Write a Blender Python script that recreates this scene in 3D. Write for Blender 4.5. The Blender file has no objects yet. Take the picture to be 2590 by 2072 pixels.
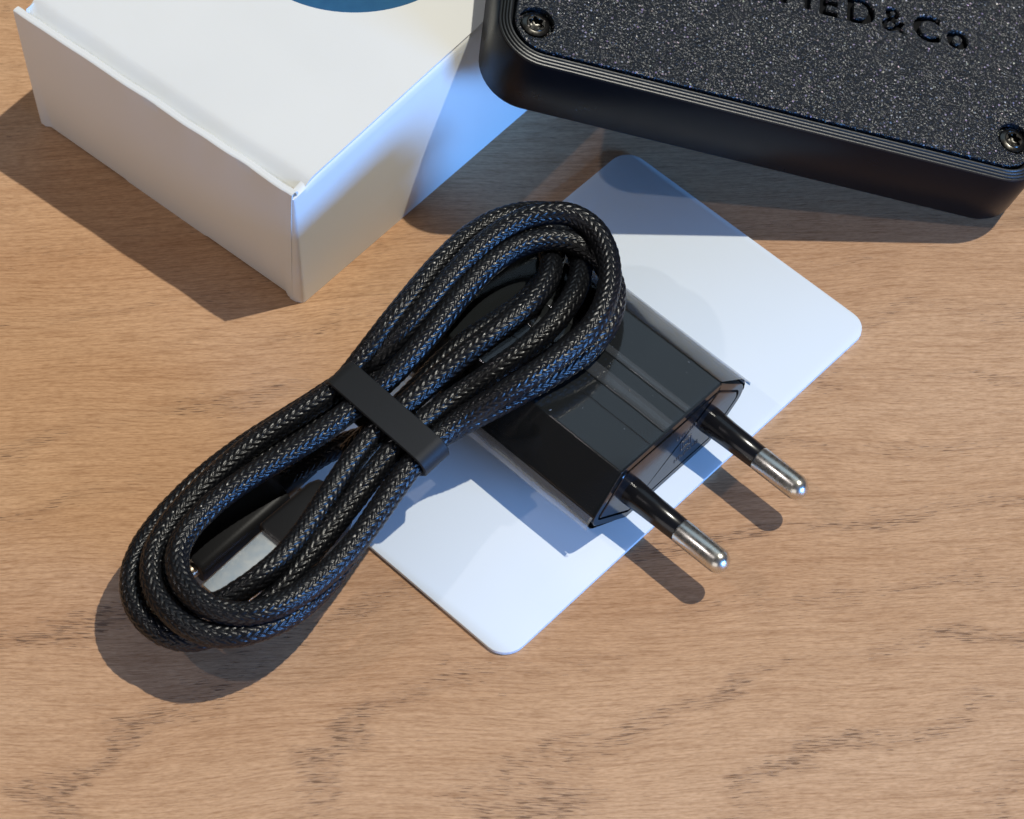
import bpy, bmesh, math, random
import numpy as np
from mathutils import Vector, Matrix, noise as mnoise
sc = bpy.context.scene
MM = 0.001

# ------------------------------------------------------------------ camera
cam_d = bpy.data.cameras.new("camera")
cam = bpy.data.objects.new("camera", cam_d)
sc.collection.objects.link(cam)
sc.camera = cam
PIT, ROLL, DIST = 0.98247, -0.0059, 429.86
fwd = Vector((0, math.cos(PIT), -math.sin(PIT)))
rgt0 = Vector((1, 0, 0)); up0 = rgt0.cross(fwd)
rgt = rgt0*math.cos(ROLL) + up0*math.sin(ROLL)
upv = up0*math.cos(ROLL) - rgt0*math.sin(ROLL)
mat_c = Matrix((rgt, upv, -fwd)).transposed().to_4x4()
mat_c.translation = -fwd*DIST*MM
cam.matrix_world = mat_c
cam_d.sensor_width = 36.0
cam_d.lens = 94.52
cam_d.clip_start = 0.02
cam_d.clip_end = 50.0
cam_d.dof.use_dof = True
cam_d.dof.focus_distance = 0.425
cam_d.dof.aperture_fstop = 45.0

# ------------------------------------------------------------------ world and light
w = bpy.data.worlds.new("World"); sc.world = w; w.use_nodes = True
bg = w.node_tree.nodes["Background"]
bg.inputs[0].default_value = (1.0, 0.93, 0.95, 1)
bg.inputs[1].default_value = 0.055

def aim(o, d):
    o.rotation_euler = Vector(d).to_track_quat('Z', 'Y').to_euler()
KEY = Vector((0.455, 0.14, 1.0))          # sunlight through the window: high, from the right
sun_d = bpy.data.lights.new("sun", 'SUN'); sun_d.energy = 2.45; sun_d.angle = math.radians(0.75)
sun_d.color = (1.0, 0.965, 0.86)
sun = bpy.data.objects.new("sun", sun_d); sc.collection.objects.link(sun); aim(sun, KEY); sun.location = KEY*0.8

def area(name, pos, size, energy, color, sy=None, shape='RECTANGLE', target=(0, 0, 0.01)):
    d = bpy.data.lights.new(name, 'AREA'); d.energy = energy; d.color = color
    d.shape = shape; d.size = size
    if shape in ('RECTANGLE', 'ELLIPSE'): d.size_y = sy or size
    o = bpy.data.objects.new(name, d); sc.collection.objects.link(o)
    o.location = pos; aim(o, Vector(pos)-Vector(target)); return o
# second, weaker beam (sunlight thrown back by a window pane on the left)
SEC = Vector((-0.73, -0.05, 1.0)).normalized()
area("pane_reflection", SEC*2.2, 0.045, 4.5, (1.0, 0.93, 0.94), shape='DISK')
# blue sky seen through the window, low at the right front
area("sky_window", Vector((0.84, -0.66, 0.22)), 0.42, 15.0, (0.14, 0.40, 1.0), sy=0.25)
# added fill lamp, dim and warm, lifts the sides facing left front
area("left_fill", Vector((-0.50, -1.25, 0.33)), 1.0, 2.7, (1.0, 0.93, 0.90), sy=0.8)
# pale ceiling and wall behind the table, seen mirrored in the glossy plastic
area("bright_ceiling", Vector((0.05, 0.72, 1.02)), 0.9, 0.95, (0.58, 0.82, 1.05), sy=0.62)
sc.view_settings.view_transform = 'Standard'
sc.view_settings.look = 'None'
sc.view_settings.exposure = 0.0
sc.view_settings.gamma = 1.0

# ------------------------------------------------------------------ helpers
def tag(o, label=None, cat=None, group=None, kind=None):
    if label: o["label"] = label
    if cat: o["category"] = cat
    if group: o["group"] = group
    if kind: o["kind"] = kind
    return o
def link(name, me, mat=None, parent=None, smooth=False):
    o = bpy.data.objects.new(name, me); sc.collection.objects.link(o)
    if mat: me.materials.append(mat)
    if parent is not None: o.parent = parent
    if smooth: me.shade_smooth()
    return o
def empty(name, loc=(0, 0, 0)):
    o = bpy.data.objects.new(name, None); sc.collection.objects.link(o)
    o.empty_display_size = 0.005; o.matrix_world = Matrix.Translation(Vector(loc)*MM); return o
def bm_obj(name, bm, mat, parent=None, smooth=False, angle=None):
    bmesh.ops.recalc_face_normals(bm, faces=bm.faces)
    me = bpy.data.meshes.new(name); bm.to_mesh(me); bm.free()
    o = link(name, me, mat, parent, smooth or angle is not None)
    if angle is not None: me.set_sharp_from_angle(angle=math.radians(angle))
    return o
def place(o, M):
    """local mesh (mm, already scaled to metres) -> world matrix; parent empties sit at their base, so undo it"""
    o.matrix_parent_inverse = o.parent.matrix_world.inverted() if o.parent else Matrix()
    o.matrix_basis = M
def frame(origin, ex, ey, ez):
    M = Matrix((Vector(ex), Vector(ey), Vector(ez))).transposed().to_4x4(); M.translation = Vector(origin)*MM; return M
def loops_mesh(bm, loops, close_bottom=False, close_top=False, ring=True):
    vs = [[bm.verts.new(Vector(p)*MM) for p in L] for L in loops]
    for a, b in zip(vs, vs[1:]):
        n = len(a)
        for i in range(n if ring else n-1):
            j = (i+1) % n
            bm.faces.new((a[i], a[j], b[j], b[i]))
    if close_bottom: bm.faces.new(list(reversed(vs[0])))
    if close_top: bm.faces.new(vs[-1])
    return vs
def rrect(x0, y0, x1, y1, r, z, n=8):
    pts = []
    for cx, cy, a0 in ((x1-r, y0+r, -90), (x1-r, y1-r, 0), (x0+r, y1-r, 90), (x0+r, y0+r, 180)):
        for k in range(n+1):
            a = math.radians(a0+90*k/n); pts.append((cx+r*math.cos(a), cy+r*math.sin(a), z))
    return pts

# ------------------------------------------------------------------ materials
class NT:
    def __init__(s, name):
        s.m = bpy.data.materials.new(name); s.m.use_nodes = True; s.t = s.m.node_tree
        s.b = s.t.nodes["Principled BSDF"]; s.out = s.t.nodes["Material Output"]
    def n(s, typ, **kw):
        nd = s.t.nodes.new(typ)
        for k, v in kw.items():
            if hasattr(nd, k): setattr(nd, k, v)
        return nd
    def l(s, a, b): s.t.links.new(a, b)
    def co(s, scale=(1, 1, 1), rot=(0, 0, 0)):
        tc = s.n("ShaderNodeTexCoord"); mp = s.n("ShaderNodeMapping")
        mp.inputs["Scale"].default_value = scale; mp.inputs["Rotation"].default_value = rot
        s.l(tc.outputs["Object"], mp.inputs["Vector"]); return mp.outputs["Vector"]
    def noise(s, vec, scale, detail=3, rough=.5, dist=0):
        nd = s.n("ShaderNodeTexNoise"); nd.inputs["Scale"].default_value = scale
        nd.inputs["Detail"].default_value = detail; nd.inputs["Roughness"].default_value = rough
        nd.inputs["Distortion"].default_value = dist
        if vec is not None: s.l(vec, nd.inputs["Vector"])
        return nd
    def ramp(s, fac, stops, interp='LINEAR'):
        r = s.n("ShaderNodeValToRGB"); cr = r.color_ramp; cr.interpolation = interp
        while len(cr.elements) < len(stops): cr.elements.new(0.5)
        for e, (p, c) in zip(cr.elements, stops):
            e.position = p; e.color = (c, c, c, 1) if not isinstance(c, tuple) else (*c, 1)
        s.l(fac, r.inputs[0]); return r.outputs[0]
    def math(s, op, a, b=None, clamp=False):
        nd = s.n("ShaderNodeMath", operation=op); nd.use_clamp = clamp
        for i, x in enumerate((a, b)):
            if x is None: continue
            if isinstance(x, (int, float)): nd.inputs[i].default_value = x
            else: s.l(x, nd.inputs[i])
        return nd.outputs[0]
    def mix(s, fac, a, b, blend='MIX'):
        nd = s.n("ShaderNodeMix", data_type='RGBA', blend_type=blend)
        for key, x in ((0, fac), (6, a), (7, b)):
            if isinstance(x, (int, float)): nd.inputs[key].default_value = x
            elif isinstance(x, tuple): nd.inputs[key].default_value = (*x, 1)
            else: s.l(x, nd.inputs[key])
        return nd.outputs[2]
    def bump(s, h, strength, dist, normal=None):
        nd = s.n("ShaderNodeBump"); nd.inputs["Strength"].default_value = strength
        nd.inputs["Distance"].default_value = dist; s.l(h, nd.inputs["Height"])
        if normal is not None: s.l(normal, nd.inputs["Normal"])
        return nd.outputs["Normal"]
    def set(s, **kw):
        for k, v in kw.items():
            k = k.replace('_', ' ')
            i = s.b.inputs[k]
            if isinstance(v, (int, float)): i.default_value = v
            elif isinstance(v, tuple): i.default_value = (*v, 1) if len(v) == 3 else v
            else: s.l(v, i)
        return s.m

def mat_wood():
    t = NT("oak_laminate")
    tc = t.n("ShaderNodeTexCoord").outputs["Object"]
    sep = t.n("ShaderNodeSeparateXYZ"); t.l(tc, sep.inputs[0])
    def vec(sx, sy, dy=None, off=0.0):
        c = t.n("ShaderNodeCombineXYZ")
        x = t.math('MULTIPLY', sep.outputs[0], sx); y = sep.outputs[1]
        if dy is not None: y = t.math('ADD', y, dy)
        y = t.math('MULTIPLY', y, sy); t.l(x, c.inputs[0]); t.l(y, c.inputs[1]); c.inputs[2].default_value = off
        return c.outputs[0]
    slow = t.noise(vec(11, 16), 1.0, 2, .5)
    dy = t.math('ADD', t.math('MULTIPLY', t.math('SUBTRACT', slow.outputs[0], .5), .012), t.math('MULTIPLY', sep.outputs[0], -0.03))
    broad = t.noise(vec(5, 19, dy, 1.3), 1.0, 3, .55)
    base = t.ramp(broad.outputs[0], [(.28, (.515, .292, .156)), (.45, (.59, .360, .207)), (.60, (.63, .400, .242)), (.76, (.56, .330, .185))])
    f1 = t.noise(vec(170, 2500, dy, 4.0), 1.0, 3, .65)
    f2 = t.noise(vec(30, 620, dy, 9.0), 1.0, 3, .6)
    f3 = t.noise(vec(750, 4600, dy, 2.0), 1.0, 2, .6)
    col = t.mix(.80, base, t.ramp(f1.outputs[0], [(.30, (.68, .62, .57)), (.52, (1., 1., 1.)), (.72, (1.14, 1.15, 1.16))]), 'MULTIPLY')
    col = t.mix(.42, col, t.ramp(f2.outputs[0], [(.32, (.76, .69, .63)), (.5, (1., 1., 1.)), (.7, (1.08, 1.09, 1.10))]), 'MULTIPLY')
    col = t.mix(.95, col, t.ramp(f3.outputs[0], [(.3, (.80, .75, .70)), (.55, (1., 1., 1.)), (.8, (1.12, 1.13, 1.14))]), 'MULTIPLY')
    # growth rings: long ellipses whose left ends lie under the cable; dark pores gather along them
    dx_ = t.math('MULTIPLY', t.math('SUBTRACT', sep.outputs[0], .110), .333)
    dy_ = t.math('ADD', t.math('ADD', sep.outputs[1], .075), t.math('MULTIPLY', t.math('SUBTRACT', slow.outputs[0], .5), .02))
    r = t.math('SQRT', t.math('ADD', t.math('MULTIPLY', dx_, dx_), t.math('MULTIPLY', dy_, dy_)))
    wob = t.noise(vec(42, 70, None, 3.0), 1.0, 3, .55)
    r2 = t.math('ADD', r, t.math('MULTIPLY', t.math('SUBTRACT', wob.outputs[0], .5), .016))
    wave = t.math('SINE', t.math('MULTIPLY', r2, 2*math.pi/.0112))
    gate = t.noise(vec(24, 60, dy, 5.0), 1.0, 2, .6)
    band = t.ramp(wave, [(.35, 0.0), (.95, 1.0)])
    near = t.ramp(r, [(.070, 1.0), (.120, .45)])
    band = t.math('MULTIPLY', band, near)
    band = t.math('MULTIPLY', band, t.ramp(gate.outputs[0], [(.36, .15), (.56, 1.0)]))
    pn = t.noise(vec(330, 5200, dy, 7.0), 1.0, 1.6, .5)
    thr = t.math('SUBTRACT', .734, t.math('MULTIPLY', band, .20))
    pore = t.math('MULTIPLY', t.math('SUBTRACT', pn.outputs[0], thr), 18.0, clamp=True)
    pn2 = t.noise(vec(120, 4600, dy, 17.0), 1.0, 1.5, .5)
    thr2 = t.math('SUBTRACT', .775, t.math('MULTIPLY', t.math('ADD', gate.outputs[0], band), .07))
    pore2 = t.math('MULTIPLY', t.math('SUBTRACT', pn2.outputs[0], thr2), 18.0, clamp=True)
    pr = t.math('MAXIMUM', pore, t.math('MULTIPLY', pore2, .8))
    col = t.mix(t.math('MULTIPLY', band, .14), col, (.22, .125, .078))
    col = t.mix(t.math('MULTIPLY', pr, .78), col, (.14, .080, .050))
    h = t.math('SUBTRACT', t.math('ADD', t.math('MULTIPLY', f1.outputs[0], .5), t.math('MULTIPLY', f3.outputs[0], .4)), pr)
    nb = t.bump(h, .4, .00018)
    grit = t.noise(tc, 3800, 2, .5)
    nb = t.bump(grit.outputs[0], .2, .00006, nb)
    rough = t.ramp(f1.outputs[0], [(.3, .40), (.7, .52)])
    return t.set(Base_Color=col, Roughness=rough, Normal=nb, Specular_IOR_Level=.13)
def mat_plain(name, col, rough, spec=.5, bump=None, coat=0, metal=0):
    t = NT(name); kw = {}
    if bump:
        sc_, st, d = bump; kw['Normal'] = t.bump(t.noise(t.co(), sc_, 3, .6).outputs[0], st, d)
    return t.set(Base_Color=col, Roughness=rough, Specular_IOR_Level=spec, Coat_Weight=coat, Coat_Roughness=.05, Metallic=metal, **kw)
def mat_card_stock():
    t = NT("white_card_stock"); v = t.co()
    n1 = t.noise(v, 260, 4, .6); n2 = t.noise(v, 35, 2, .5)
    col = t.ramp(n2.outputs[0], [(.3, (.80, .805, .77)), (.7, (.835, .838, .80))])
    return t.set(Base_Color=col, Roughness=.62, Specular_IOR_Level=.35, Normal=t.bump(n1.outputs[0], .10, .0003))
def mat_pvc():
    t = NT("white_plastic_card"); v = t.co()
    n2 = t.noise(v, 22, 2, .5)
    col = t.ramp(n2.outputs[0], [(.3, (.72, .765, .775)), (.7, (.745, .785, .79))])
    rough = t.ramp(t.noise(v, 60, 2, .5).outputs[0], [(.35, .56), (.65, .64)])
    return t.set(Base_Color=col, Roughness=rough, Specular_IOR_Level=.65)
def mat_braid():
    t = NT("black_braid"); v = t.co()
    n = t.noise(v, 900, 3, .6)
    rg = t.ramp(n.outputs[0], [(.3, .25), (.7, .36)])
    n2 = t.noise(v, 9000, 2, .5)
    return t.set(Base_Color=(.005, .0055, .007), Roughness=rg, Specular_IOR_Level=.40, Normal=t.bump(n2.outputs[0], .10, .00003))
def mat_lid():
    t = NT("textured_black_print"); tc = t.n("ShaderNodeTexCoord").outputs["Object"]
    vo = t.n("ShaderNodeTexVoronoi"); vo.inputs["Scale"].default_value = 2300; vo.inputs["Randomness"].default_value = 1.0
    t.l(tc, vo.inputs["Vector"])
    n = t.noise(tc, 1500, 3, .65)
    gate = t.n("ShaderNodeTexVoronoi"); gate.inputs["Scale"].default_value = 1900; t.l(tc, gate.inputs["Vector"])
    sepc = t.n("ShaderNodeSeparateColor"); t.l(gate.outputs["Color"], sepc.inputs[0])
    h = t.math('ADD', t.math('MULTIPLY', t.math('SUBTRACT', .6, vo.outputs["Distance"]), 1.0), n.outputs[0])
    nb = t.bump(h, .85, .00028)
    # glints painted into the base colour: small bright grains of slightly different tint
    glint_sel = t.ramp(sepc.outputs[0], [(.70, 0.0), (1.0, 1.0)])
    core = t.ramp(gate.outputs["Distance"], [(.22, 1.0), (.40, 0.0)])
    glint = t.math('MULTIPLY', glint_sel, core)
    tint = t.mix(.16, (.34, .36, .38), gate.outputs["Color"])
    col = t.mix(glint, (.012, .015, .018), tint)
    return t.set(Base_Color=col, Roughness=.24, Metallic=t.math('MULTIPLY', glint, .35), Specular_IOR_Level=.6, Normal=nb)
def mat_film(name='clear_film', haze=.010):
    t = NT(name); t.t.nodes.remove(t.b)
    tr = t.n("ShaderNodeBsdfTransparent"); tr.inputs[0].default_value = (.97, .97, .975, 1)
    gl = t.n("ShaderNodeBsdfGlossy"); gl.inputs["Roughness"].default_value = .12
    df = t.n("ShaderNodeBsdfDiffuse"); df.inputs[0].default_value = (.75, .78, .8, 1)
    fr = t.n("ShaderNodeFresnel"); fr.inputs[0].default_value = 1.42
    m1 = t.n("ShaderNodeMixShader"); m1.inputs[0].default_value = haze; t.l(tr.outputs[0], m1.inputs[1]); t.l(df.outputs[0], m1.inputs[2])
    m2 = t.n("ShaderNodeMixShader"); t.l(fr.outputs[0], m2.inputs[0]); t.l(m1.outputs[0], m2.inputs[1]); t.l(gl.outputs[0], m2.inputs[2])
    t.l(m2.outputs[0], t.out.inputs[0]); return t.m
def mat_metal(name, col, r0, r1, scale=500):
    t = NT(name); n = t.noise(t.co(), scale, 4, .65)
    rg = t.ramp(n.outputs[0], [(.3, r0), (.7, r1)])
    return t.set(Base_Color=col, Metallic=1.0, Roughness=rg, Normal=t.bump(n.outputs[0], .06, .0001))
def mat_case():
    t = NT("black_print_shell"); tc = t.n("ShaderNodeTexCoord").outputs["Object"]
    wv = t.n("ShaderNodeTexWave", wave_type='BANDS', bands_direction='Z'); wv.inputs["Scale"].default_value = 1400
    wv.inputs["Distortion"].default_value = .4; t.l(tc, wv.inputs["Vector"])
    n = t.noise(tc, 140, 4, .6)
    nb = t.bump(wv.outputs["Fac"], .10, .00005)
    rg = t.ramp(n.outputs[0], [(.3, .26), (.7, .36)])
    return t.set(Base_Color=(.004, .0045, .006), Roughness=rg, Specular_IOR_Level=.14, Normal=nb)

M_WOOD = mat_wood(); M_STOCK = mat_card_stock(); M_PVC = mat_pvc(); M_BRAID = mat_braid(); M_LID = mat_lid()
M_CASE = mat_case(); M_FILM = mat_film(); M_FILM2 = mat_film('doubled_film', .045)
M_EDGE = mat_film('film_edge', .30)
M_DUST = mat_plain('pale_dust', (.26, .26, .26), .8, .2)
M_BLUE = NT("blue_print")
_n = M_BLUE.noise(M_BLUE.co(), 320, 4, .7)
M_BLUE = M_BLUE.set(Base_Color=M_BLUE.ramp(_n.outputs[0], [(.3, (.012, .095, .215)), (.75, (.020, .125, .26))]), Roughness=.5, Specular_IOR_Level=.4)
M_GLOSS = mat_plain("glossy_black_plastic", (.010, .012, .013), .085, .55, bump=(60, .05, .0004))
M_FACE = mat_plain("black_face_plastic", (.012, .012, .013), .16, .55, bump=(500, .10, .0001))
M_PIN = mat_plain("pin_sleeve_plastic", (.007, .007, .008), .20, .5, bump=(700, .06, .0001))
M_MOULD = mat_plain("matte_overmould", (.011, .011, .012), .46, .25, bump=(2500, .25, .00006))
M_TIE = mat_plain("rubber_strap", (.013, .0145, .016), .55, .3, bump=(1800, .25, .00006))
M_GROOVE = mat_plain("dark_groove", (.004, .004, .005), .7, .2)
M_NICKEL = mat_metal("nickel", (.72, .70, .64), .20, .36, 900)
M_SHELL = mat_metal("steel_shell", (.74, .74, .71), .32, .46, 700)
M_RIM = mat_plain("printed_rim", (.011, .013, .013), .34, .4, bump=(2600, .3, .00006))
M_GOLD = mat_metal("worn_brass_tip", (.62, .50, .36), .25, .4, 700)
M_SCREW = mat_metal("black_steel", (.11, .105, .095), .16, .34, 900)
M_EMBOSS = mat_plain("raised_mark", (.05, .05, .055), .35, .5)
M_INNER = mat_plain("raw_board_edge", (.42, .34, .26), .8, .2, bump=(900, .3, .0001))

# ------------------------------------------------------------------ table
bm = bmesh.new()
loops_mesh(bm, [rrect(-700, -500, 700, 900, 20, -25), rrect(-700, -500, 700, 900, 20, -1), rrect(-699, -499, 699, 899, 19, 0)], True, True)
tag(bm_obj("table_top", bm, M_WOOD), "light oak laminate table top with fine dark grain", kind="structure")

# ------------------------------------------------------------------ white card
CARD = [(-39.87, -8.34), (-1.19, -45.98), (58.51, 15.36), (19.83, 53.01)]   # counter-clockwise
def rounded_poly(pts, r, z, n=8, inset=0.0):
    out = []; m = len(pts)
    for i in range(m):
        p = Vector(pts[i]); a = (Vector(pts[i-1])-p).normalized(); b = (Vector(pts[(i+1) % m])-p).normalized()
        ang = a.angle(b); d = r/math.tan(ang/2); c = p+(a+b).normalized()*(r/math.sin(ang/2))
        s = p+a*d-c; e = p+b*d-c
        a0 = math.atan2(s.y, s.x); a1 = math.atan2(e.y, e.x)
        while a1 < a0: a1 += 2*math.pi
        if a1-a0 > math.pi: a1 -= 2*math.pi
        for k in range(n+1):
            a_ = a0+(a1-a0)*k/n; rr = r-inset; out.append((c.x+rr*math.cos(a_), c.y+rr*math.sin(a_), z))
    return out
bm = bmesh.new()
loops_mesh(bm, [rounded_poly(CARD, 3.6, .06, inset=.05), rounded_poly(CARD, 3.6, .12), rounded_poly(CARD, 3.6, .76), rounded_poly(CARD, 3.6, .80, inset=.07)], True, True)
tag(bm_obj("blank_card", bm, M_PVC, angle=30), "blank white plastic card with rounded corners lying under the black plug", "card")

# ------------------------------------------------------------------ white cardboard box
box = tag(empty("cardboard_box", (-40, 60, 0)), "white cardboard box with a blue circle printed on its lid", "box")
BF, BL = Vector((-34.6, 20.45, 0)), Vector((-80.8, 59.4, 0))
bv = Vector((.672, .741, 0)).normalized()
BR, BB = BF+bv*101, BL+bv*101
H = 27.9
TF, TL = Vector((-33.84, 21.29, H)), Vector((-81.0, 59.3, H+1.2))
tv = Vector((.640, .768, 0)).normalized()
TR, TB = TF+tv*101, TL+tv*101
def lerp(a, b, t): return a+(b-a)*t
def sheet(name, grid, th, nrm, mat, parent, angle=40):
    """grid of points (rows of Vectors) thickened by th along -nrm"""
    bm = bmesh.new(); R = len(grid); Cn = len(grid[0])
    f = [[bm.verts.new(p*MM) for p in row] for row in grid]
    b = [[bm.verts.new((p-nrm*th)*MM) for p in row] for row in grid]
    for i in range(R-1):
        for j in range(Cn-1):
            bm.faces.new((f[i][j], f[i+1][j], f[i+1][j+1], f[i][j+1]))
            bm.faces.new((b[i][j], b[i][j+1], b[i+1][j+1], b[i+1][j]))
    for j in range(Cn-1):
        bm.faces.new((f[0][j], f[0][j+1], b[0][j+1], b[0][j])); bm.faces.new((f[-1][j], b[-1][j], b[-1][j+1], f[-1][j+1]))
    for i in range(R-1):
        bm.faces.new((f[i][0], b[i][0], b[i+1][0], f[i+1][0])); bm.faces.new((f[i][-1], f[i+1][-1], b[i+1][-1], b[i][-1]))
    return bm_obj(name, bm, mat, parent, angle=angle)
bu = (TL-TF).normalized(); bn_left = Vector((-.643, -.766, 0)); bn_right = Vector((tv.y, -tv.x, 0))
def seam(t): return .35+1.75*max(0, 1-t)**.8
def left_pt(s, t):
    """s 0..1 from the front corner to the far corner, t 0..1 upwards"""
    rr = seam(t)*.95/61.0
    s_ = rr+(1-rr)*s
    p = lerp(lerp(BF, BL, s_), lerp(TF, TL, s_), t)
    bulge = math.sin(math.pi*s)**.7*math.sin(math.pi*t)*.55 - (1-t)**3*.7*(1 if .03 < s < .97 else .3)
    wav = (mnoise.noise(Vector((s*9, 0, 0)))*.22)*t**6 if .02 < s < .98 else 0
    if t == 0:                                     # the tray's bottom edge has two tucked notches
        if .335 < s < .655: p.z += 0.0
        else: p.z += .3
    return p+bn_left*(bulge+wav)+Vector((0, 0, .04))
NS, NTt = 60, 14
ss = [i/NS for i in range(NS+1)]
grid = [[left_pt(s, t/NTt) for s in ss] for t in range(NTt+1)]
# rounded top edge of the folded front panel, dropping inside
for dx, dz in ((.10, .10), (.35, .18), (.75, .14), (1.0, -.08), (1.1, -.5), (1.1, -3.0)):
    grid.append([left_pt(s, 1)-bn_left*dx+Vector((0, 0, dz)) for s in ss])
sheet("front_panel", grid, .35, bn_left, M_STOCK, box)
# right side panel with its own rolled top edge that carries the lid
def right_pt(s, t, k=None):
    """k 0..1 walks round the rolled front corner, None is the flat of the panel"""
    if k is not None:
        r_ = seam(t); a = math.pi/2*(1-k)
        return right_pt(0, t)+tv*(r_*.9*(1-math.sin(a)))*0-tv*(-r_*(1-math.cos(math.pi/2*k))*0)-bn_right*(r_*(1-math.cos(a)))-tv*(r_*math.sin(a)*.55)
    p = lerp(lerp(BF, BR, s), lerp(TF, TR, s), t)
    bulge = math.sin(math.pi*min(1, s*1.02))**.8*math.sin(math.pi*t)*.5 if s > 0 else 0
    return p+bn_right*(bulge-.1)+Vector((0, 0, .04))+tv*(seam(t)*.6+.1)
cols = [('k', i/6) for i in range(6)]+[('s', x) for x in [0, .004, .009, .015, .022, .03, .04, .06]+[.06+.94*i/44 for i in range(1, 45)]]
def rp(c, t): return right_pt(0, t, c[1]) if c[0] == 'k' else right_pt(c[1], t)
grid = [[rp(c, t/NTt) for c in cols] for t in range(NTt)]
top_r = 1.1
for k in range(1, 6):
    a = math.pi/2*k/5
    grid.append([rp(c, .962)+Vector((0, 0, math.sin(a)*top_r*(1 if c[0] == 's' and c[1] > .06 else (.05 if c[0] == 'k' else .05+.95*c[1]/.06))))-bn_right*(1-math.cos(a))*top_r for c in cols])
sheet("side_panel", grid, .35, bn_right, M_STOCK, box)
bm = bmesh.new()                                   # the two far walls and the floor of the tray
for a, b, c_, d in ((BL, BB, TB, TL), (BB, BR, TR, TB), (BF, BR, BB, BL)):
    off = Vector((0, 0, .3)); vs = [bm.verts.new((lerp(p, (BF+BB+Vector((0, 0, p.z*2)))/2, .035)+off*(1 if p.z == 0 else -1))*MM) for p in (a, b, c_, d)]
    bm.faces.new(vs)
bm_obj("tray", bm, M_STOCK, box)
# lid: flat sheet whose front edge bends down behind the front panel
prof = [(5.6, .25), (5.0, .22), (4.5, .12), (4.0, -.10), (3.2, -.6), (2.4, -1.2), (1.9, -1.6), (1.7, -4.0)]
lidlen = 100.2
vs_ = [(.2+lidlen*i/50) for i in range(51)]
W_ = (TL-TF).length
def lid_pt(v_, u_, z, edge):
    # origin TF, v along the right side, u along the front edge
    u2 = .35+(W_-1.1)*u_
    k = mnoise.noise(Vector((u_*6, 3.1, 0)))*.28 if edge else 0
    sag = -.25*math.sin(math.pi*u_)*(1 if edge else 0)
    return TF+tv*(v_+k)+bu*u2+Vector((0, 0, z+sag))
us = [i/40 for i in range(41)]
grid = [[lid_pt(101, u, .24, False) for u in us], [lid_pt(60, u, .24, False) for u in us], [lid_pt(20, u, .24, False) for u in us], [lid_pt(8, u, .24, False) for u in us]]
for d, z in prof: grid.append([lid_pt(d, u, z, True) for u in us])
sheet("lid", grid, .35, Vector((0, 0, 1)), M_STOCK, box, angle=60)
# flap end seen in the little corner opening
bm = bmesh.new()
for p in (TF+tv*.9+bu*.5, TF+tv*2.3+bu*.4, TF+tv*2.2+bu*2.4, TF+tv*.9+bu*2.4): p_ = p+Vector((0, 0, -1.4)); bm.verts.new(p_*MM)
bm.verts.ensure_lookup_table(); bm.faces.new(bm.verts)
bm_obj("inner_flap", bm, M_INNER, box)
# blue printed disc
cc = TF+tv*50.8+bu*30.9+Vector((0, 0, .17)); bm = bmesh.new()
ring_ = [cc+(tv*math.cos(2*math.pi*k/96)+bu*math.sin(2*math.pi*k/96))*20.8 for k in range(96)]
loops_mesh(bm, [ring_, [p+Vector((0, 0, .12)) for p in ring_]], True, True)
tag(bm_obj("printed_disc", bm, M_BLUE, box), "round blue print on the lid")
for ch in box.children: ch.matrix_parent_inverse = box.matrix_world.inverted()

# ------------------------------------------------------------------ black 3D printed case, leaning on the box
P0 = Vector((-2.3, 40.75, 39.5))
E1 = Vector((.958, -.072, -.284)).normalized()
E2 = Vector((.075, .99, .085)); E2 = (E2-E1*E2.dot(E1)).normalized(); E3 = E1.cross(E2)
CW, CD, CH, CR = 94.0, 64.0, 13.6, 8.0
case = tag(empty("electronics_case", (40, 70, 0)), "black 3D printed case with screws and engraved lettering leaning on the white box", "case")
M_ = frame(P0, E1, E2, E3)
prof = [(.9, -CH), (.35, -CH+.25), (.0, -CH+.9), (.0, -1.05), (.08, -.9), (.3, -.9), (.3, -1.5)]
rim_prof = [(.10, -1.2), (.10, -.78), (.20, -.60), (.38, -.56), (.46, -.66), (.52, -.52), (.64, -.36), (.84, -.32), (.92, -.42), (.98, -.28), (1.10, -.14),
            (1.30, -.10), (1.38, -.20), (1.44, -.08), (1.56, .04), (1.76, .06), (1.88, -.04), (1.96, -1.6)]
bm = bmesh.new()
L_ = [rrect(i_, i_, CW-i_, CD-i_, CR-i_, z_, 12) for i_, z_ in prof]
loops_mesh(bm, L_, True, True)
shell = bm_obj("shell", bm, M_CASE, case, angle=50); place(shell, M_)
bm = bmesh.new()
loops_mesh(bm, [rrect(i_, i_, CW-i_, CD-i_, CR-i_, z_, 12) for i_, z_ in rim_prof])
place(bm_obj("layered_rim", bm, M_RIM, case, angle=38), M_)
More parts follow.
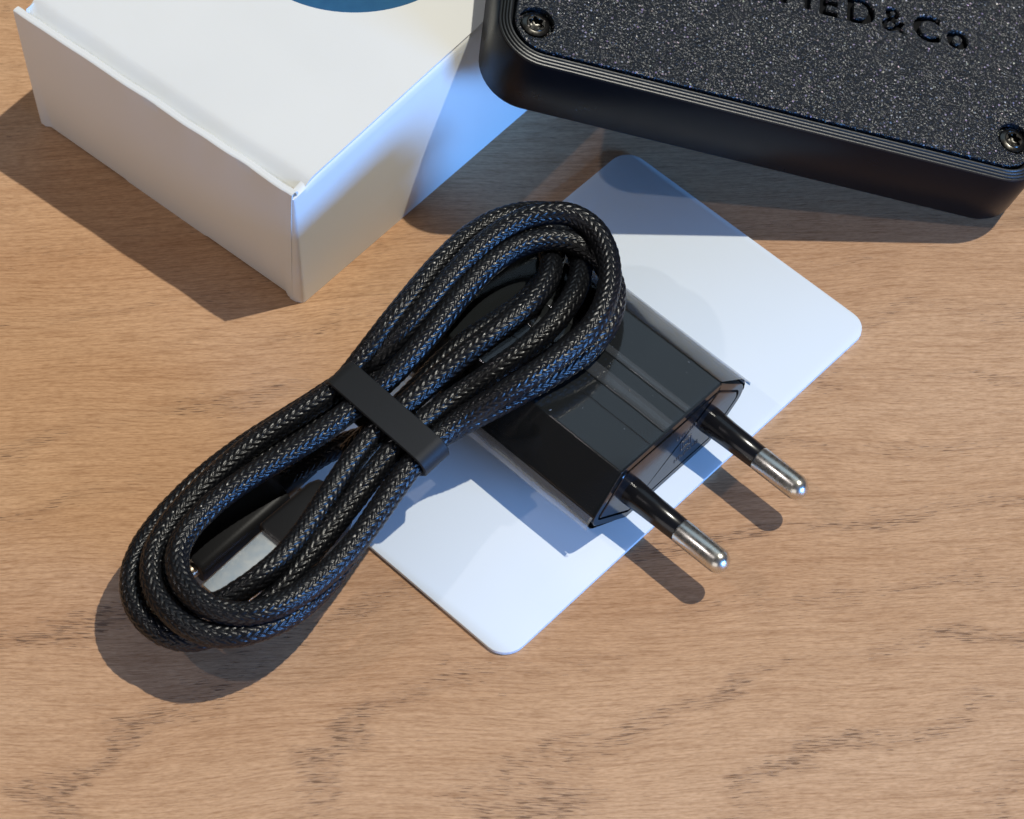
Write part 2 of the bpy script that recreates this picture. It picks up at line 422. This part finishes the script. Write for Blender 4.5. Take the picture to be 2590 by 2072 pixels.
# lid plate with screw wells and engraved text cut out of it
INS = 2.6
bm = bmesh.new()
loops_mesh(bm, [rrect(INS, INS, CW-INS, CD-INS, CR-INS, -1.55, 12), rrect(INS, INS, CW-INS, CD-INS, CR-INS, -.16, 12), rrect(INS+.15, INS+.15, CW-INS-.15, CD-INS-.15, CR-INS-.15, -.02, 12)], True, True)
lid = bm_obj("lid", bm, M_LID, case); place(lid, M_)
SCR = [(6.1, 7.6), (CW-6.0, 8.3), (6.1, CD-7.6), (CW-6.1, CD-7.6)]
cut = bmesh.new()
for x, y in SCR:
    loops_mesh(cut, [[(x+2.95*math.cos(a), y+2.95*math.sin(a), z) for a in [2*math.pi*k/40 for k in range(40)]] for z in (-1.4, 1.0)], True, True)
cutter = bm_obj("cutter", cut, None); cutter.matrix_world = M_
cutters = [cutter]
TY = 23.85
for chn, x in (("F", 29.2), ("R", 35.8), ("A", 42.4), ("M", 49.0), ("E", 54.7), ("D", 60.4), ("&", 66.3), ("C", 72.2), ("o", 77.7)):
    cu = bpy.data.curves.new("engraving", 'FONT'); cu.body = chn; cu.size = 7.1*MM; cu.offset = {"&": .12, "M": .16}.get(chn, .29)*MM; cu.extrude = 2.0*MM
    cu.resolution_u = 4; cu.align_x = 'CENTER'
    to = bpy.data.objects.new("engraving", cu); sc.collection.objects.link(to)
    to.matrix_world = M_ @ Matrix.Translation(Vector((x, TY, 0))*MM)
    bpy.context.view_layer.update(); dg = bpy.context.evaluated_depsgraph_get()
    tme = bpy.data.meshes.new_from_object(to.evaluated_get(dg))
    if chn == "M":                                # block M whose middle stops half way, as printed
        s2 = 2.65; st_ = 1.15; H_ = 5.3; mid = 2.3
        pl = [(-s2, 0), (-s2+st_, 0), (-s2+st_, 3.3), (0, mid), (s2-st_, 3.3), (s2-st_, 0), (s2, 0), (s2, H_), (s2-.9, H_), (0, 3.9), (-s2+.9, H_), (-s2, H_)]
        bmm = bmesh.new(); loops_mesh(bmm, [[(x_, y_, z_) for x_, y_ in pl] for z_ in (-2, 2)], True, True)
        bmesh.ops.triangulate(bmm, faces=bmm.faces); bmm.to_mesh(tme); bmm.free()
    bmt = bmesh.new(); bmt.from_mesh(tme); bmesh.ops.remove_doubles(bmt, verts=bmt.verts, dist=1e-7); bmesh.ops.recalc_face_normals(bmt, faces=bmt.faces); bmt.to_mesh(tme); bmt.free()
    tob = bpy.data.objects.new("cutter_text", tme); sc.collection.objects.link(tob); tob.matrix_world = to.matrix_world.copy()
    bpy.data.objects.remove(to); cutters.append(tob)
bpy.context.view_layer.update()
for c_ in cutters:
    md = lid.modifiers.new("cut", 'BOOLEAN'); md.operation = 'DIFFERENCE'; md.object = c_; md.solver = 'EXACT'
bpy.context.view_layer.update(); dg = bpy.context.evaluated_depsgraph_get()
lme = bpy.data.meshes.new_from_object(lid.evaluated_get(dg))
lid.modifiers.clear(); lid.data = lme
for c_ in cutters: bpy.data.objects.remove(c_)
# screws with a six-lobed socket
def screw(x, y, rot):
    bm = bmesh.new(); N = 72
    def circ(r, z, lobe=0.0): return [((r+lobe*math.cos(6*(a+rot)))*math.cos(a), (r+lobe*math.cos(6*(a+rot)))*math.sin(a), z) for a in [2*math.pi*k/N for k in range(N)]]
    loops_mesh(bm, [circ(2.3, -1.35), circ(2.36, -.75), circ(2.28, -.50), circ(2.05, -.36), circ(1.6, -.24), circ(1.52, -.30), circ(1.42, -.22, 0), circ(1.18, -.22, .20), circ(1.12, -.28, .22), circ(1.08, -1.25, .22), circ(.3, -1.4)], True, True)
    o = bm_obj("screw", bm, M_SCREW, case, angle=35); place(o, M_ @ Matrix.Translation(Vector((x, y, 0))*MM)); return o
for k, (x, y) in enumerate(SCR): screw(x, y, .3+k*.4)

# ------------------------------------------------------------------ plug (flat two-pin mains adapter)
plug = tag(empty("plug_adapter", (16, -5, .8)), "glossy black two-pin mains plug adapter lying across the white card", "plug")
EW = Vector((.700, .714, 0)).normalized(); EA = Vector((.714, -.700, 0)).normalized(); EZ = Vector((0, 0, 1))
PC = Vector((24.4, -13.85, .84))                       # middle of the pin face, at card height
MP = frame(PC, EW, EA, EZ)
def hexprof(grow=0.0, hw=18.5, tw=11.3, hh=7.05, r=1.2, n=5, y=0.0, loose=0.0):
    """flat hexagon in the x (width) / z (height) plane, corners rounded"""
    c = [(-hw, hh), (-tw+1.5, 0), (tw-1.5, 0), (hw, hh), (tw, 2*hh+.5), (-tw, 2*hh+.5)]
    rr = [2.2, 1.4, 1.4, 3.0, .5, .5]; out = []
    for i in range(6):
        p = Vector(c[i]); a = (Vector(c[i-1])-p).normalized(); b = (Vector(c[(i+1) % 6])-p).normalized()
        ang = a.angle(b); r_ = rr[i]; cen = p+(a+b).normalized()*(r_/math.sin(ang/2)); d = r_/math.tan(ang/2)
        s_ = p+a*d-cen; e_ = p+b*d-cen; a0 = math.atan2(s_.y, s_.x); a1 = math.atan2(e_.y, e_.x)
        while a1-a0 > math.pi: a1 -= 2*math.pi
        while a1-a0 < -math.pi: a1 += 2*math.pi
        g = grow+(loose if i in (0, 3) else 0)
        for k in range(n+1):
            t_ = a0+(a1-a0)*k/n; out.append((cen.x+(r_+g)*math.cos(t_), y, cen.y+(r_+g)*math.sin(t_)))
    return out
bm = bmesh.new()
PL = 42.0
loops_mesh(bm, [hexprof(-1.0, y=-PL), hexprof(-.25, y=-PL+.5), hexprof(0, y=-PL+1.4), hexprof(0, y=-.25), hexprof(-.04, y=-.05), hexprof(-.12, y=0), hexprof(-1.15, y=0), hexprof(-1.2, y=-.5), hexprof(-1.55, y=-.5)], True, True)
place(bm_obj("body", bm, M_GLOSS, plug, angle=32), MP)
bm = bmesh.new()
loops_mesh(bm, [hexprof(-1.62, y=-.9), hexprof(-1.62, y=-.02), hexprof(-1.75, y=.08)], True, True)
fp = bm_obj("face_plate", bm, M_FACE, plug, angle=32); place(fp, MP)
# raised marks between the pins: a square in a square and two lines of illegible small print
def bar(bm, x0, z0, x1, z1, d=.07):
    vs = [bm.verts.new(Vector((x, y, z))*MM) for y in (.075, .08+d) for x, z in ((x0, z0), (x1, z0), (x1, z1), (x0, z1))]
    for f in ((0, 3, 2, 1), (4, 5, 6, 7), (0, 1, 5, 4), (1, 2, 6, 5), (2, 3, 7, 6), (3, 0, 4, 7)): bm.faces.new([vs[i] for i in f])
bm = bmesh.new()
for s_, t_ in ((1.25, .16), (.72, .13)):
    cx, cz = 3.6, 6.6
    bar(bm, cx-s_, cz-s_, cx+s_, cz-s_+t_); bar(bm, cx-s_, cz+s_-t_, cx+s_, cz+s_); bar(bm, cx-s_, cz-s_+t_, cx-s_+t_, cz+s_-t_); bar(bm, cx+s_-t_, cz-s_+t_, cx+s_, cz+s_-t_)
rnd = random.Random(5)
for zc, x0, x1 in ((9.4, 1.2, 6.0), (3.6, 1.0, 6.4)):
    x = x0
    while x < x1:
        w_ = rnd.uniform(.22, .5); bar(bm, x, zc+rnd.uniform(-.1, .1), x+w_, zc+.18); bar(bm, x, zc+.3, x+.14, zc+rnd.uniform(.55, .95))
        if rnd.random() < .6: bar(bm, x+w_-.14, zc+.26, x+w_, zc+rnd.uniform(.6, .95))
        x += w_+rnd.uniform(.18, .32)
place(bm_obj("raised_marks", bm, M_EMBOSS, plug), MP)
# pins
def lathe_y(bm, prof, n=40):
    loops_mesh(bm, [[(r*math.cos(2*math.pi*k/n), y, r*math.sin(2*math.pi*k/n)) for k in range(n)] for y, r in prof], True, True)
for sx in (-1, 1):
    Mpin = MP @ Matrix.Translation(Vector((sx*9.05, 0, 7.1))*MM)
    bm = bmesh.new(); lathe_y(bm, [(-2, 2.3), (.5, 2.26), (1.4, 2.2), (4, 2.08), (10.2, 1.95), (10.3, 1.84), (10.3, 1.5)])
    pin = bm_obj("pin", bm, M_PIN, plug, angle=50); place(pin, Mpin)
    prof = [(9.9, 1.7), (10.32, 1.93), (10.5, 2.0), (17.8, 2.0)]+[(17.8+2.0*math.sin(a), 2.0*math.cos(a)) for a in [math.pi/2*k/10 for k in range(1, 10)]]+[(19.8, .06)]
    bm = bmesh.new(); lathe_y(bm, prof)
    tip = bm_obj("metal_tip", bm, M_NICKEL, pin, angle=60)
    tip.matrix_basis = Matrix()
# clear protective film round the body, loose along its two side edges, with lengthwise folds
bm = bmesh.new(); L_ = []
ny = 28
for k in range(ny+1):
    y = -PL+2+(PL-2.3)*k/ny
    lo_ = 1.0+.35*mnoise.noise(Vector((k*.35, 2, 0)))
    pts = hexprof(.16, y=y, loose=lo_*.55)
    pts = [(x+.02*mnoise.noise(Vector((x*.4, k*.5, z))), y_, z+.02*mnoise.noise(Vector((x*.5, k*.3, z+5)))) for x, y_, z in pts]
    L_.append(pts)
loops_mesh(bm, L_)
film = bm_obj("clear_film", bm, M_FILM, plug, smooth=True); place(film, MP)
for x0, x1, zt in ((-1.5, .9, .34), (3.3, 4.6, .36), (-4.75, -4.55, .30)):       # doubled strips where the film overlaps
    bm = bmesh.new(); R0 = []
    for k in range(13):
        y = -30+29.6*k/12; j = .12*mnoise.noise(Vector((k*.6, x0, 0)))
        R0.append([(x0+j, y, 14.6+zt-.12), (x0+.12+j, y, 14.6+zt), (x1-.12+j, y, 14.6+zt), (x1+j, y, 14.6+zt-.12)])
    loops_mesh(bm, R0, ring=False)
    place(bm_obj("film_fold", bm, M_FILM2, plug, smooth=True), MP)

# sealed edges of the film standing off the two long sides
for sgn in (1, -1):
    bm = bmesh.new(); R0 = []
    for k in range(25):
        y = -40+39.8*k/24; wd = (1.15 if sgn > 0 else .8)+.12*mnoise.noise(Vector((k*.2, sgn*7, 0))); dz = .15*mnoise.noise(Vector((k*.15, sgn*3, 4)))
        R0.append([(sgn*17.3, y, 8.3), (sgn*(17.9+.45*wd), y, 7.7+.3*dz), (sgn*(17.9+wd), y, 6.6+dz), (sgn*(17.75+wd), y, 5.9+dz)])
    loops_mesh(bm, R0, ring=False)
    place(bm_obj("film_edge", bm, M_EDGE, plug, smooth=True), MP)
# dust on the film
bm = bmesh.new(); rnd = random.Random(11)
for _ in range(26):
    x = rnd.uniform(-11, 11); y = rnd.uniform(-24, -1); s_ = rnd.uniform(.05, .12); a_ = rnd.uniform(0, 3.1); l_ = s_*rnd.choice((1, 1, 1.6, 3))
    vs = [bm.verts.new(Vector((x+dx*l_*math.cos(a_)-dy*s_*math.sin(a_), y+dx*l_*math.sin(a_)+dy*s_*math.cos(a_), 14.82+dz*s_))*MM) for dx, dy, dz in ((-1, -.6, 0), (1, -.5, 0), (.1, 1, 0), (0, 0, 1))]
    for f in ((0, 1, 3), (1, 2, 3), (2, 0, 3), (0, 2, 1)): bm.faces.new([vs[i] for i in f])
dst = bm_obj("dust_specks", bm, M_DUST, plug); place(dst, MP); dst["kind"] = "stuff"

# ------------------------------------------------------------------ braided cable
def catmull(P, ds):
    P = np.array(P, float)
    # soften the control polygon slightly so that turns stay round
    Q = P.copy(); Q[1:-1] = .22*P[:-2]+.56*P[1:-1]+.22*P[2:]; P = Q
    A = np.vstack([2*P[0]-P[1], P, 2*P[-1]-P[-2]]); out = []
    for i in range(1, len(A)-2):
        p0, p1, p2, p3 = A[i-1:i+3]
        d1 = max(np.linalg.norm(p1-p0), 1e-3)**.5; d2 = max(np.linalg.norm(p2-p1), 1e-3)**.5; d3 = max(np.linalg.norm(p3-p2), 1e-3)**.5
        m1 = (p1-p0)/d1-(p2-p0)/(d1+d2)+(p2-p1)/d2; m2 = (p2-p1)/d2-(p3-p1)/(d2+d3)+(p3-p2)/d3
        m1 *= d2; m2 *= d2
        t = np.linspace(0, 1, 40, endpoint=False)[:, None]
        out.append((2*t**3-3*t**2+1)*p1+(t**3-2*t**2+t)*m1+(-2*t**3+3*t**2)*p2+(t**3-t**2)*m2)
    out = np.vstack(out+[P[-1:]])
    s = np.concatenate([[0], np.cumsum(np.linalg.norm(np.diff(out, axis=0), axis=1))])
    n = int(s[-1]/ds); u = np.linspace(0, s[-1], n)
    return np.stack([np.interp(u, s, out[:, k]) for k in range(3)], 1), u
PATH = [ (-25.33,-14.24,9.10), (-22.27,-11.67,10.70), (-18.80,-10.36,14.20), (-14.20,-7.53,17.00),
(-10.79,-2.26,16.98), (-8.00,0.23,17.38), (-4.69,3.21,16.90), (-1.35,5.86,16.90), (2.27,8.69,16.90),
(4.89,12.20,16.90), (6.50,15.74,16.90), (7.19,18.92,17.00), (6.31,21.58,17.40), (5.23,19.38,18.14),
(6.47,15.48,19.42), (6.41,12.19,20.80), (5.34,8.64,21.30), (3.26,5.06,21.90), (0.44,2.12,22.10),
(-3.11,-0.68,21.70), (-7.16,-3.62,20.44), (-11.70,-6.99,18.95), (-15.44,-10.53,18.39), (-17.90,-12.64,17.40),
(-20.70,-15.07,16.60), (-23.51,-18.54,16.00), (-26.18,-22.96,15.50), (-28.74,-27.82,15.30),
(-31.33,-32.62,15.20), (-34.32,-36.86,15.20), (-37.47,-39.53,14.80), (-40.55,-41.33,13.80),
(-43.27,-42.60,12.60), (-46.35,-43.39,12.20), (-50.31,-40.40,12.00), (-51.72,-36.75,11.80),
(-51.86,-32.84,11.70), (-50.55,-29.25,11.70), (-47.90,-25.75,11.90), (-43.96,-21.87,12.00),
(-39.39,-18.69,12.30), (-34.78,-15.62,12.80), (-30.39,-12.77,13.20), (-22.83,-7.04,14.20),
(-20.44,-4.27,16.40), (-16.88,0.34,18.65), (-12.63,7.09,18.82), (-8.34,14.79,17.45), (-3.93,20.39,16.90),
(1.34,23.99,16.90), (6.60,23.62,16.90), (9.97,20.47,17.10), (11.30,16.08,18.14), (10.89,10.47,20.49),
(9.12,5.30,21.50), (6.25,0.66,21.90), (2.43,-3.04,21.50), (-2.12,-6.29,20.49), (-7.18,-8.51,18.00),
(-12.43,-12.63,17.42), (-15.27,-15.53,17.40), (-18.04,-18.13,16.50), (-20.34,-21.11,15.90),
(-23.36,-25.53,15.20), (-26.35,-29.97,14.60), (-29.57,-34.06,14.00), (-32.40,-38.14,13.20),
(-35.06,-41.20,12.20), (-38.15,-43.58,11.30), (-41.67,-45.37,10.50), (-44.93,-46.71,10.00),
(-47.56,-47.36,9.90), (-50.88,-46.67,10.00), (-53.76,-44.89,10.20), (-55.86,-42.03,10.30),
(-57.05,-38.56,10.40), (-57.02,-34.72,10.40), (-55.65,-30.78,10.30), (-53.47,-26.80,10.20),
(-50.35,-22.61,10.30), (-46.39,-18.18,10.60), (-41.83,-14.25,11.00), (-37.15,-11.18,11.80),
(-32.70,-8.56,12.60), (-25.68,-3.57,14.00), (-21.40,-3.99,17.80), (-16.79,0.02,20.85), (-12.25,5.47,22.57),
(-7.95,11.19,23.14), (-3.59,16.36,23.90), (1.32,19.43,24.50), (5.72,20.85,24.60), (9.60,20.83,24.30),
(12.80,18.83,23.90), (14.70,15.16,23.60), (15.45,11.07,23.50), (15.22,6.95,23.50), (14.24,3.02,23.30),
(12.40,-0.39,23.10), (9.96,-3.31,22.90), (6.66,-5.98,22.60), (2.63,-8.95,22.10), (-2.13,-11.72,20.90),
(-7.16,-13.00,17.70), (-10.17,-14.93,16.80), (-12.66,-18.67,17.50), (-15.13,-20.80,16.80),
(-17.66,-24.89,16.30), (-20.15,-29.21,16.00), (-23.10,-33.99,15.80), (-26.03,-37.80,15.80),
(-29.20,-41.27,15.80), (-32.59,-44.11,16.00), (-36.25,-45.92,16.20), (-39.71,-46.61,16.20),
(-43.00,-45.87,16.20), (-46.11,-44.13,16.20), (-48.30,-41.40,16.00), (-49.66,-38.22,15.80),
(-49.76,-34.52,15.50), (-48.15,-30.84,15.30), (-45.19,-26.89,15.20), (-41.46,-23.77,15.50),
(-37.70,-20.93,15.80), (-33.38,-18.13,16.20), (-28.77,-15.14,16.80), (-25.19,-12.06,17.30),
(-22.29,-9.55,17.60), (-19.00,-7.28,19.00), (-14.74,-2.92,20.40), (-10.71,2.11,21.79), (-7.18,7.40,22.25),
(-3.09,12.68,22.60), (1.29,15.93,22.80), (5.69,17.20,22.80), (9.82,16.99,22.10), (12.67,15.93,20.90),
(15.09,13.48,19.85), (16.31,10.26,19.42), (16.13,6.13,19.42), (14.83,2.21,19.21), (12.35,-1.21,18.78),
(9.27,-3.67,18.35), (5.44,-5.97,17.71), (1.38,-8.27,17.10), (-2.67,-10.30,16.10), (-7.23,-11.93,14.50),
(-13.28,-15.46,14.20), (-16.58,-20.22,13.00), (-19.61,-25.47,12.60), (-22.35,-30.16,12.40),
(-24.55,-34.03,12.40), (-26.47,-37.69,12.60), (-29.12,-41.64,12.90), (-32.51,-44.97,13.20),
(-36.40,-47.27,13.50), (-40.32,-48.69,13.80), (-43.80,-48.78,14.00), (-47.13,-47.47,14.00),
(-50.07,-45.05,13.80), (-52.45,-41.74,13.60), (-53.71,-37.73,13.50), (-53.59,-33.89,13.50),
(-51.73,-29.79,13.60), (-48.77,-25.40,13.80), (-44.84,-21.09,14.20), (-40.82,-17.18,14.80),
(-36.75,-14.01,15.40), (-32.09,-11.12,16.20), (-28.21,-8.55,16.80), (-25.12,-6.04,17.40),
(-22.66,-2.36,18.80), (-18.84,1.66,21.20), (-14.82,6.96,22.49), (-10.80,12.98,22.49), (-6.46,18.74,21.88),
(-2.06,21.94,21.50), (1.86,23.70,20.90), (5.81,25.15,18.99), (10.04,25.29,17.50), (13.43,22.90,16.90),
(15.33,19.14,16.20), (15.75,14.79,15.90), (15.39,10.85,16.00), (13.98,6.67,16.50), (11.71,2.93,16.90),
(8.07,-0.48,16.90), (2.93,-4.78,16.90), (-2.16,-8.11,16.00), (-7.23,-10.72,14.50), (-16.02,-12.98,14.30),
(-21.70,-11.28,10.10), (-27.40,-10.86,6.70), (-32.32,-13.58,5.30), (-35.79,-16.65,4.80) ]

RC = 1.73                                             # core radius, strands stand proud of it
pts, U = catmull(PATH, .14)
for _ in range(60):                                   # final smoothing of the centre line
    pts[1:-1] = .25*pts[:-2]+.5*pts[1:-1]+.25*pts[2:]
T = np.gradient(pts, axis=0); T /= np.linalg.norm(T, axis=1)[:, None]
Nn = np.zeros_like(T); v0 = np.cross(T[0], [0, 0, 1.0]); Nn[0] = v0/np.linalg.norm(v0)
for i in range(1, len(T)):
    v_ = Nn[i-1]-T[i]*np.dot(Nn[i-1], T[i]); Nn[i] = v_/np.linalg.norm(v_)
B = np.cross(T, Nn)
NV = 112; NCOL = 14
th = np.arange(NV)/NV
u2, v2 = np.meshgrid(U, th, indexing='ij')
rs = np.random.RandomState(3)
def slow1(x, f, seed):
    r = np.random.RandomState(seed); ph = r.rand(6)*6.28; fr = f*(1+r.rand(6)*2)
    return sum(np.sin(x*fr[k]+ph[k]) for k in range(6))/6
vv = v2+.05*slow1(u2, .05, 1)+.006*slow1(u2*3+v2*20, .8, 2)
pitch = 1.32
uu = u2+.10*slow1(u2, .9, 4)+.05*slow1(v2*40+u2*.5, 1.1, 5)
a = uu/pitch+vv*NCOL; b = uu/pitch-vv*NCOL
ia = np.floor(a).astype(int); ib = np.floor(b).astype(int); fa = a-ia; fb = b-ib
m = (ia-ib) % 4
A_over = m < 2
tA = np.where(m == 1, fb/2, (1+fb)/2); tB = np.where(m == 2, fa/2, (1+fa)/2)
tt = np.where(A_over, tA, tB); ff = np.where(A_over, fa, fb)
prof_ = np.sqrt(np.clip(1-(2*ff-1)**2, 0, 1))
rnd_h = rs.rand(4096)
sid = np.where(A_over, (ia*7+ (ia-ib)//4*13) % 4096, (ib*11+(ia-ib)//4*17+5) % 4096)
amp = .90+.20*rnd_h[sid]
hgt = prof_*(.50+.50*np.sin(np.pi*np.clip(tt, 0, 1))**.45)*amp
rad = RC-.10+.24*hgt
rad *= 1+.012*slow1(u2, .25, 9)
ca, sa = np.cos(2*np.pi*v2), np.sin(2*np.pi*v2)
V = pts[:, None, :]+rad[..., None]*(ca[..., None]*Nn[:, None, :]+sa[..., None]*B[:, None, :])
V = V.reshape(-1, 3)*MM
nu = len(U)
i0 = (np.arange(nu-1)[:, None]*NV+np.arange(NV)[None, :]); j1 = (np.arange(nu-1)[:, None]*NV+(np.arange(NV)[None, :]+1) % NV)
F = np.stack([i0, j1, j1+NV, i0+NV], -1).reshape(-1)
me = bpy.data.meshes.new("braided_cord"); me.vertices.add(len(V)); me.vertices.foreach_set("co", V.ravel())
nf = len(F)//4
me.loops.add(len(F)); me.loops.foreach_set("vertex_index", F.astype(np.int32))
me.polygons.add(nf); me.polygons.foreach_set("loop_start", np.arange(0, 4*nf, 4, dtype=np.int32)); me.polygons.foreach_set("loop_total", np.full(nf, 4, dtype=np.int32))
me.update(calc_edges=True); me.validate(); me.shade_smooth()
cable = tag(empty("usb_cable", (-19, -12, 0)), "black braided charging cable coiled in a long loop with two plug ends", "cable")
cord = link("braided_cord", me, M_BRAID, cable)
cord.matrix_parent_inverse = cable.matrix_world.inverted()
print("cable length mm", U[-1], "faces", nf)

# a few loose fibres teased out of the braid
rnd = random.Random(21)
def hair(p0, d0, length, name="stray_fibre"):
    bm = bmesh.new(); L0 = []; p = Vector(p0); d = Vector(d0).normalized(); c = Vector((rnd.uniform(-1, 1), rnd.uniform(-1, 1), rnd.uniform(-.6, .3)))*.35
    for k in range(9):
        L0.append([p+Vector((.028*math.cos(q), .028*math.sin(q), .02*math.sin(q))) for q in (0, 2.1, 4.2)]); d = (d+c*.5).normalized(); p = p+d*length/8
    loops_mesh(bm, L0, True, True)
    o = bm_obj(name, bm, M_BRAID, cable, smooth=True); o.matrix_parent_inverse = cable.matrix_world.inverted()
for k in range(9):
    i_ = rnd.randrange(800, len(pts)-800); a_ = rnd.uniform(0, 6.28)
    if pts[i_][2] < 15: continue
    dv = Vector((math.cos(a_), math.sin(a_), .7)); hair(Vector(pts[i_])+Vector((0, 0, 1.0))+dv.normalized()*.9, dv, rnd.uniform(1.5, 3.2))

# connectors inside the lower loop
def superrect(hw, hh, r, n=5):
    out = []
    for cx, cz, a0 in ((hw-r, hh-r, 0), (-hw+r, hh-r, 90), (-hw+r, -hh+r, 180), (hw-r, -hh+r, 270)):
        for k in range(n+1):
            t_ = math.radians(a0+90*k/n); out.append((cx+r*math.cos(t_), cz+r*math.sin(t_)))
    return out
def loft(name, secs, mat, parent, M, angle=40, hollow=None):
    bm = bmesh.new()
    loops_mesh(bm, [[(x, y, z) for x, z in superrect(hw, hh, r)] for y, hw, hh, r in secs], True, True)
    o = bm_obj(name, bm, mat, parent, angle=angle); place(o, M); return o
# USB-A: axis points down-left, out of the bundle
ax = Vector((-.675, -.738, 0)).normalized(); px_ = Vector((-ax.y, ax.x, 0))*-1     # px_ towards lower right... 
px_ = Vector((.738, -.675, 0)).normalized()
ca_ = Vector((-38.0, -28.4, 8.0))+px_*3.7             # shell root on its centre line
MA = frame(ca_, px_, ax, px_.cross(ax))
usba = loft("large_connector", [(-18.2, 2.4, 2.4, 2.3), (-17.8, 3.0, 2.8, 2.4), (-12.5, 3.2, 3.0, 2.4), (-12.0, 3.6, 3.4, 1.4), (-10.5, 4.1, 3.6, 1.3), (-.6, 4.3, 3.7, 1.2), (-.1, 4.1, 3.5, 1.1)], M_MOULD, cable, MA)
usba["label"] = "wide black moulded end with a steel shell"
sh = loft("steel_shell", [(-.3, 3.65, 2.25, .35), (12.5, 3.65, 2.25, .35), (12.6, 3.55, 2.15, .3), (12.6, 3.35, 1.95, .25), (4.0, 3.35, 1.95, .25)], M_SHELL, usba, Matrix.Identity(4))
sh.matrix_parent_inverse = Matrix.Identity(4); sh.matrix_basis = Matrix()
axc = Vector((-.700, -.714, -.02)).normalized(); pxc = Vector((.714, -.700, 0)).normalized()
cc_ = Vector((-48.9, -31.0, 4.0))-pxc*.8
MC = frame(cc_, pxc, axc, pxc.cross(axc))
usbc = loft("small_connector", [(-25.5, 1.9, 1.9, 1.8), (-25, 2.2, 2.1, 1.9), (-18.6, 2.3, 2.2, 1.9), (-18.2, 3.6, 2.3, 1.6), (-16.5, 3.7, 2.5, 1.5), (-.6, 3.7, 2.5, 1.3), (0, 3.4, 2.2, 1.1)], M_MOULD, cable, MC)
usbc["label"] = "narrow black moulded end with a metal tip"
tp = loft("metal_tip", [(-.2, 2.5, 1.25, 1.1), (6.2, 2.5, 1.25, 1.1), (6.5, 2.35, 1.1, 1.0), (6.5, 2.1, .85, .8), (2.0, 2.1, .85, .8)], M_GOLD, usbc, Matrix.Identity(4))
tp.matrix_parent_inverse = Matrix.Identity(4); tp.matrix_basis = Matrix()

# ------------------------------------------------------------------ rubber strap round the bundle
strap = empty("rubber_strap", (-19, -11.1, 8)); bpy.data.objects.remove(strap)
tx = Vector((.695, -.719, 0)).normalized(); ta = Vector((-.70, -.68, -.14)); ta = (ta-tx*ta.dot(tx)).normalized(); tz = tx.cross(ta)
if tz.z < 0: tz = -tz
bm = bmesh.new()
def poly_round(pts_, radii, grow, y, n=6):
    out = []; m_ = len(pts_)
    for i in range(m_):
        p = Vector(pts_[i]); a = (Vector(pts_[i-1])-p).normalized(); c = (Vector(pts_[(i+1) % m_])-p).normalized(); r_ = radii[i]
        ang = a.angle(c); cen = p+(a+c).normalized()*(r_/math.sin(ang/2)); d = r_/math.tan(ang/2)
        s_ = p+a*d-cen; e_ = p+c*d-cen; a0 = math.atan2(s_.y, s_.x); a1 = math.atan2(e_.y, e_.x)
        while a1-a0 > math.pi: a1 -= 2*math.pi
        while a1-a0 < -math.pi: a1 += 2*math.pi
        for k in range(n+1):
            t_ = a0+(a1-a0)*k/n; out.append((cen.x+(r_+grow)*math.cos(t_), y, cen.y+(r_+grow)*math.sin(t_)))
    return out
SP = [(10.7, 2.2), (-10.7, 2.2), (-10.4, -.9), (-7.0, -4.9), (7.0, -4.9), (10.2, -.6)]; SR = [1.5, 1.5, 1.6, 2, 2, 1.6]
def band(gr, y): return poly_round(SP, SR, gr, y)
LL = [band(0, -2.5), band(.55, -2.55), band(.72, -2.4), band(.72, 2.4), band(.55, 2.55), band(0, 2.5), band(0, -2.5)]
loops_mesh(bm, LL)
st = bm_obj("cable_strap", bm, M_TIE, angle=40)
st.matrix_world = frame((-18.85, -13.2, 17.2), tx, ta, tz)
tag(st, "matt black rubber strap wrapped round the middle of the coiled cable", "strap")
